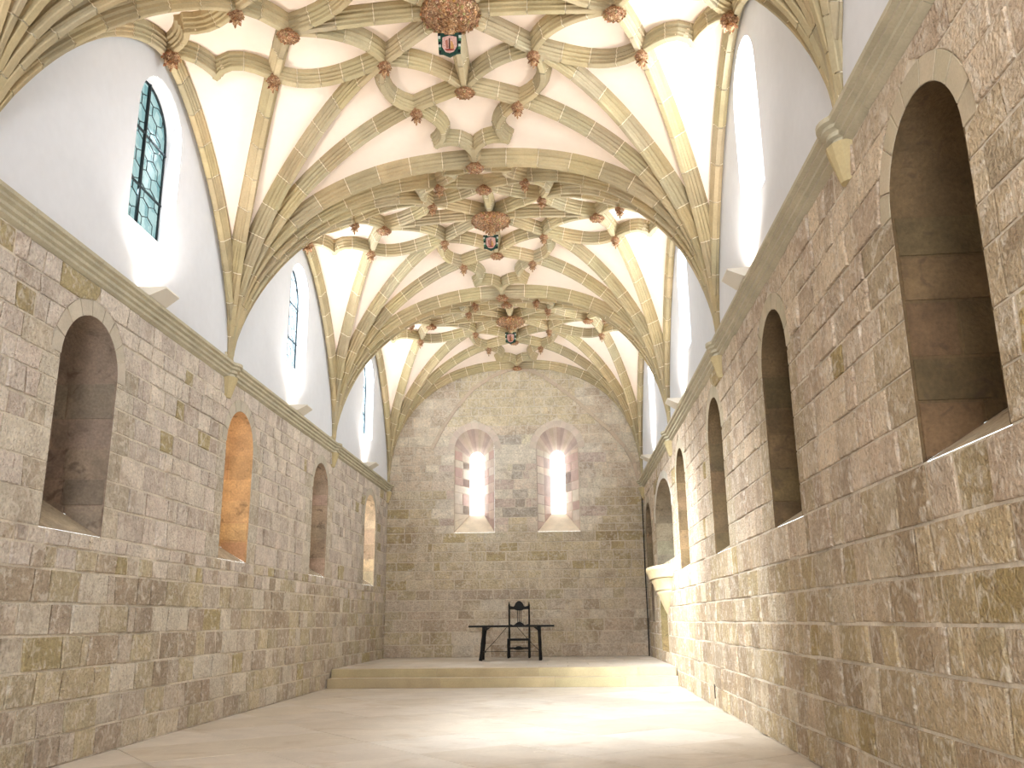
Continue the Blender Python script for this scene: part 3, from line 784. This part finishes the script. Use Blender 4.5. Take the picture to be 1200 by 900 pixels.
for i, y in enumerate(LAMP_L): uplight(frL, y, ['uplight on the left cornice beside the camera', 'largest left uplight, on the cornice under the teal window', 'left uplight on the cornice under the second window', 'smallest left uplight, on the cornice nearest the back wall'][i], i)
for i, y in enumerate(LAMP_R): uplight(frR, y, ['uplight on the right cornice beside the camera', 'largest right uplight, on the cornice under the nearest right window', 'right uplight on the cornice between the two farther corbels', 'smallest right uplight, on the cornice nearest the back wall'][i], i)
# daylight reaching the embrasures of the left wall from their own outer windows
for o, p, c in ((NL[1], 8, (1, .87, .70)), (NL[3], 12, (1, .93, .82)), (NL[2], 3, (1, .9, .75)), (NL[0], 1.5, (1, .9, .8))):
    area('embrasure_daylight', (XL-1.0, o['c']-.25, 3.0), (XL-.1, o['c']+.5, 2.9), .3, 1.2, p, c)

# ------------------------------------------------------------------ floor
YS, TR, H1, H2 = 16.676, .294, .168, .319
fb = MB(); box(fb, XL-.3, XR+.3, YN-.5, D+.3, -.2, -.008); fl = fb.build('floor', M['floorbase'], kind='structure')
def clip(poly, ax, val, keep_less):
    out = []
    for i in range(len(poly)):
        p, q = poly[i], poly[(i+1) % len(poly)]; ip = (p[ax] <= val) if keep_less else (p[ax] >= val); iq = (q[ax] <= val) if keep_less else (q[ax] >= val)
        if ip: out.append(p)
        if ip != iq: t = (val-p[ax])/(q[ax]-p[ax]); out.append((p[0]+(q[0]-p[0])*t, p[1]+(q[1]-p[1])*t))
    return out
def slabs(x0, x1, y0, y1, z, side, ang, parent, name, tones, gap=.004, seed=9, ylim=3.0):
    rr = random.Random(seed); ca, sa = cos(ang), sin(ang); R_ = int(30/side); rest = MB()
    for i in range(-R_, R_):
        for j in range(-R_, R_):
            sh = .5*side*(j % 2) if ang < .3 else 0
            cs = [(i*side+sh+gap, j*side+gap), ((i+1)*side+sh-gap, j*side+gap), ((i+1)*side+sh-gap, (j+1)*side-gap), (i*side+sh+gap, (j+1)*side-gap)]
            poly = [(XC+x*ca-y*sa, 10+x*sa+y*ca) for x, y in cs]
            for ax, v_, k in ((0, x0, False), (0, x1, True), (1, y0, False), (1, y1, True)):
                if len(poly) >= 3: poly = clip(poly, ax, v_, k)
            if len(poly) < 3: continue
            A = abs(sum(poly[a][0]*poly[(a+1) % len(poly)][1]-poly[(a+1) % len(poly)][0]*poly[a][1] for a in range(len(poly))))/2
            if A < .01: continue
            m = MB(); n = len(poly); dz = rr.uniform(-.001, .001)
            m.v = [(x, y, z+dz) for x, y in poly]+[(x, y, z-.012) for x, y in poly]; t = rr.choice(tones); k = 1+rr.uniform(-.04, .04); t = tuple(q*k for q in t)
            m.face(list(range(n)), t)
            for a in range(n): c2 = (a+1) % n; m.face([a, n+a, n+c2, c2], t)
            if max(p[1] for p in poly) > ylim: m.build(name, M['floor'], parent)
            else: rest.merge(m)
    if rest.v: rest.build('slabs', M['floor'], parent, kind='stuff')
FT = [s2l(212, 203, 192), s2l(206, 196, 183), s2l(218, 210, 200), s2l(210, 200, 186)]
slabs(XL+.01, XR-.01, YN, YS, 0, 1.05, math.radians(38), fl, 'slab', FT)
# dais with two steps
da = empty('stone_dais', (XC, YS, 0), label='low pale stone dais with two steps filling the far end of the hall', cat='dais')
inv = V(da.location)
def localise(o, par):
    for v_ in o.data.vertices: v_.co -= V(par.location)
def dais_obj(mb, name, m_, parent):
    mb.v = [tuple(V(p)-inv) for p in mb.v]; return mb.build(name, m_, parent)
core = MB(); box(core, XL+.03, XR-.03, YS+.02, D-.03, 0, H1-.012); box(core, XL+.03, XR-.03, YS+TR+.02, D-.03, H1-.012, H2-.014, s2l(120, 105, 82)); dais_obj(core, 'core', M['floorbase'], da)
rr = random.Random(2)
for (y0, y1, z0, z1, rs) in ((YS, YS+TR+.05, 0.002, H1, 1), (YS+TR, YS+TR+.36, H1+.001, H2, 2)):
    st = empty('step', (0, 0, 0)); st.parent = da; x = XL+.03
    while x < XR-.06:
        x1 = min(x+rr.uniform(1.2, 2.1), XR-.03)
        if XR-x1 < .5: x1 = XR-.03
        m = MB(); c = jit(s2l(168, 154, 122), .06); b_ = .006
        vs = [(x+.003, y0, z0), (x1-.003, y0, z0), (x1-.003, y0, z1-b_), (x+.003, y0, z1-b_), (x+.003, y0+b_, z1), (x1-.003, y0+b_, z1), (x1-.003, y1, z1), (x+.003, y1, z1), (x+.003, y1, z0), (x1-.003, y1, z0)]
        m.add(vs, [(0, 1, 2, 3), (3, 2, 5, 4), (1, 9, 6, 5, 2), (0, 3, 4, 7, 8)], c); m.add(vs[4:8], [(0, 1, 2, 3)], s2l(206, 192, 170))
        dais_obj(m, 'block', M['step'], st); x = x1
plat = MB(); 
pf = empty('platform', (0, 0, 0)); pf.parent = da
sl0 = set(COL.objects); slabs(XL+.03, XR-.03, YS+TR+.364, D-.03, H2, .8, 0, pf, 'slab', FT, seed=4)
for o in COL.objects:
    if o not in sl0: localise(o, da)

# ------------------------------------------------------------------ table and chair
def bar(mb, a, b, w_, h_, up=V((0, 0, 1))):
    a, b = V(a), V(b); t = (b-a).normalized()
    u = up-t*up.dot(t)
    if u.length < 1e-3: u = V((0, 1, 0))
    u.normalize(); s_ = t.cross(u); vs = []
    for p in (a, b):
        for i, j in ((-1, -1), (1, -1), (1, 1), (-1, 1)): vs.append(p+s_*i*w_/2+u*j*h_/2)
    mb.add(vs, [(0, 1, 2, 3), (7, 6, 5, 4), (0, 4, 5, 1), (1, 5, 6, 2), (2, 6, 7, 3), (3, 7, 4, 0)])
tx, ty = -1.17, 20.25
tb = empty('wooden_table', (tx, ty, H2+.002), label='long narrow black wooden table with iron stays on the dais', cat='table')
m = MB(); box(m, -.93, .93, -.33, .33, .695, .735); m.build('tabletop', M['black'], tb)
for sx in (-1, 1):
    for sy in (-1, 1):
        m = MB(); pr = [(.70, .03), (.62, .034), (.5, .026), (.36, .034), (.22, .026), (.08, .032), (.0, .036)]
        pts = [(sx*(.60+.02*(1-z/.7)+(.05*(1-z/.7) if sx < 0 else 0)), sy*(.17+.10*(1-z/.7)), z) for z, _ in pr]
        tube(m, pts, [r_*(1.15 if sx < 0 else 1) for _, r_ in pr], 8); m.build('leg', M['black'], tb)
    m = MB(); box(m, sx*.60-.035, sx*.60+.035, -.26, .26, .635, .695)
    m.add([(sx*.56, -.03, .69), (sx*.47, -.03, .69), (sx*.565, -.03, .62), (sx*.56, .03, .69), (sx*.47, .03, .69), (sx*.565, .03, .62)], [(0, 1, 2), (5, 4, 3), (0, 3, 4, 1), (1, 4, 5, 2), (2, 5, 3, 0)])
    m.build('trestle_head', M['black'], tb)
    m = MB(); bar(m, (sx*.61, -.24, .17), (sx*.61, .24, .17), .035, .03); m.build('stretcher', M['black'], tb)
    m = MB(); tube(m, [(sx*.60, 0, .185), (sx*.36, 0, .42), (sx*.12, 0, .69)], .007, 6); m.build('iron_stay', M['iron'], tb)
m = MB(); tube(m, [(-.61, 0, .18), (.61, 0, .18)], .006, 6); m.build('iron_rod', M['iron'], tb)
cx_, cyy = -1.075, 21.42
ch = empty('armless_chair', (cx_, cyy, H2+.002), label='tall black ladder-back wooden chair with crested top rail behind the table', cat='chair')
for sx in (-1, 1):
    m = MB(); z_ = [0, .1, .14, .4, .44, .72, .76, 1.14, 1.18, 1.22, 1.26]; r_ = [.026, .026, .021, .022, .026, .02, .024, .021, .026, .016, .01]
    tube(m, [(sx*.235, .19+.02*max(0, z-.4), z) for z in z_], r_, 8); m.build('back_post', M['black'], ch)
    m = MB(); tube(m, [(sx*.24, -.21, z) for z in (0, .08, .14, .3, .38, .43)], [.026, .03, .024, .028, .024, .028], 8); m.build('leg', M['black'], ch)
    m = MB(); bar(m, (sx*.238, -.21, .25), (sx*.238, .19, .25), .025, .03); m.build('side_stretcher', M['black'], ch)
m = MB(); box(m, -.255, .255, -.235, .215, .385, .43); m.build('seat', M['black'], ch)
def crest(z0, hh, bump, th, y, sag=0.0):
    m = MB(); n = 20; tp, bt = [], []
    for i in range(n+1):
        x = -.225+.45*i/n; t = abs(x)/.225
        tp.append((x, z0+hh+(bump*sqrt(max(0, 1-(x/.115)**2)) if abs(x) < .115 else 0)+.012*cos(t*6)))
        bt.append((x, z0-(sag*sqrt(max(0, 1-(x/.1)**2)) if abs(x) < .1 else 0)))
    N = n+1
    for y_ in (y-th/2, y+th/2): m.v += [(x, y_, z) for x, z in tp]+[(x, y_, z) for x, z in bt]
    for i in range(n):
        m.face([N+i, N+i+1, i+1, i]); a = 2*N; m.face([a+i, a+i+1, a+N+i+1, a+N+i]); m.face([i, i+1, a+i+1, a+i]); m.face([N+i, a+N+i, a+N+i+1, N+i+1])
    return m
crest(1.09, .07, .11, .03, .205, .03).build('top_rail', M['black'], ch)
m = crest(.70, .04, .05, .025, .20, .0); m.build('middle_rail', M['black'], ch)
for x in (-.04, 0, .04):
    m = MB(); tube(m, [(x, .2, .75), (x, .2, .85), (x, .202, .92), (x, .204, 1.0), (x, .205, 1.09)], [.006, .009, .006, .009, .006], 6); m.build('spindle', M['black'], ch)
m = crest(.20, .03, .025, .025, -.21, .018); m.build('front_stretcher', M['black'], ch)
m = MB(); bar(m, (-.235, .19, .215), (.235, .19, .215), .025, .03); m.build('rear_stretcher', M['black'], ch)

# ------------------------------------------------------------------ pulpit console on the right wall
pu = empty('pulpit_console', (XR, 18.05, 1.25), label='pale carved stone pulpit console bulging from the right wall near the dais', cat='pulpit')
def half(prof, name, par, lift=0):
    m = MB(); n = 18; N0 = 0
    for (fx, fy, z) in prof:
        for k in range(n+1): a = pi/2+pi*k/n; m.v.append((cos(a)*fx, sin(a)*fy, z))
    for i in range(len(prof)-1):
        for k in range(n): a = i*(n+1)+k; m.face([a, a+1, a+n+2, a+n+1], (1, 1, 1), True)
    m.face([(len(prof)-1)*(n+1)+k for k in range(n+1)]); m.build(name, M['pulpit'], par)
half([(.02, .1, 0), (.06, .35, .1), (.12, .7, .28), (.16, .85, .38), (.18, .95, .44)], 'lower_corbel', pu)
half([(.20, .98, .44), (.20, 1.0, .475), (.235, 1.1, .55), (.27, 1.2, .64), (.285, 1.25, .66)], 'middle_moulding', pu)
half([(.30, 1.28, .66), (.31, 1.3, .70), (.36, 1.38, .80), (.375, 1.4, .82), (.375, 1.4, .875)], 'top_moulding', pu)
# dark cable pipe in the back right corner
m = MB(); tube(m, [(0, 0, 0), (.004, 0, .8), (-.004, 0, 1.9), (.003, 0, 3.0), (0, 0, 3.95)], .014, 8)
o = m.build('drain_pipe', M['iron'], label='thin dark pipe running down the right corner of the back wall', cat='pipe'); o.location = (XR-.06, D-.05, H2)
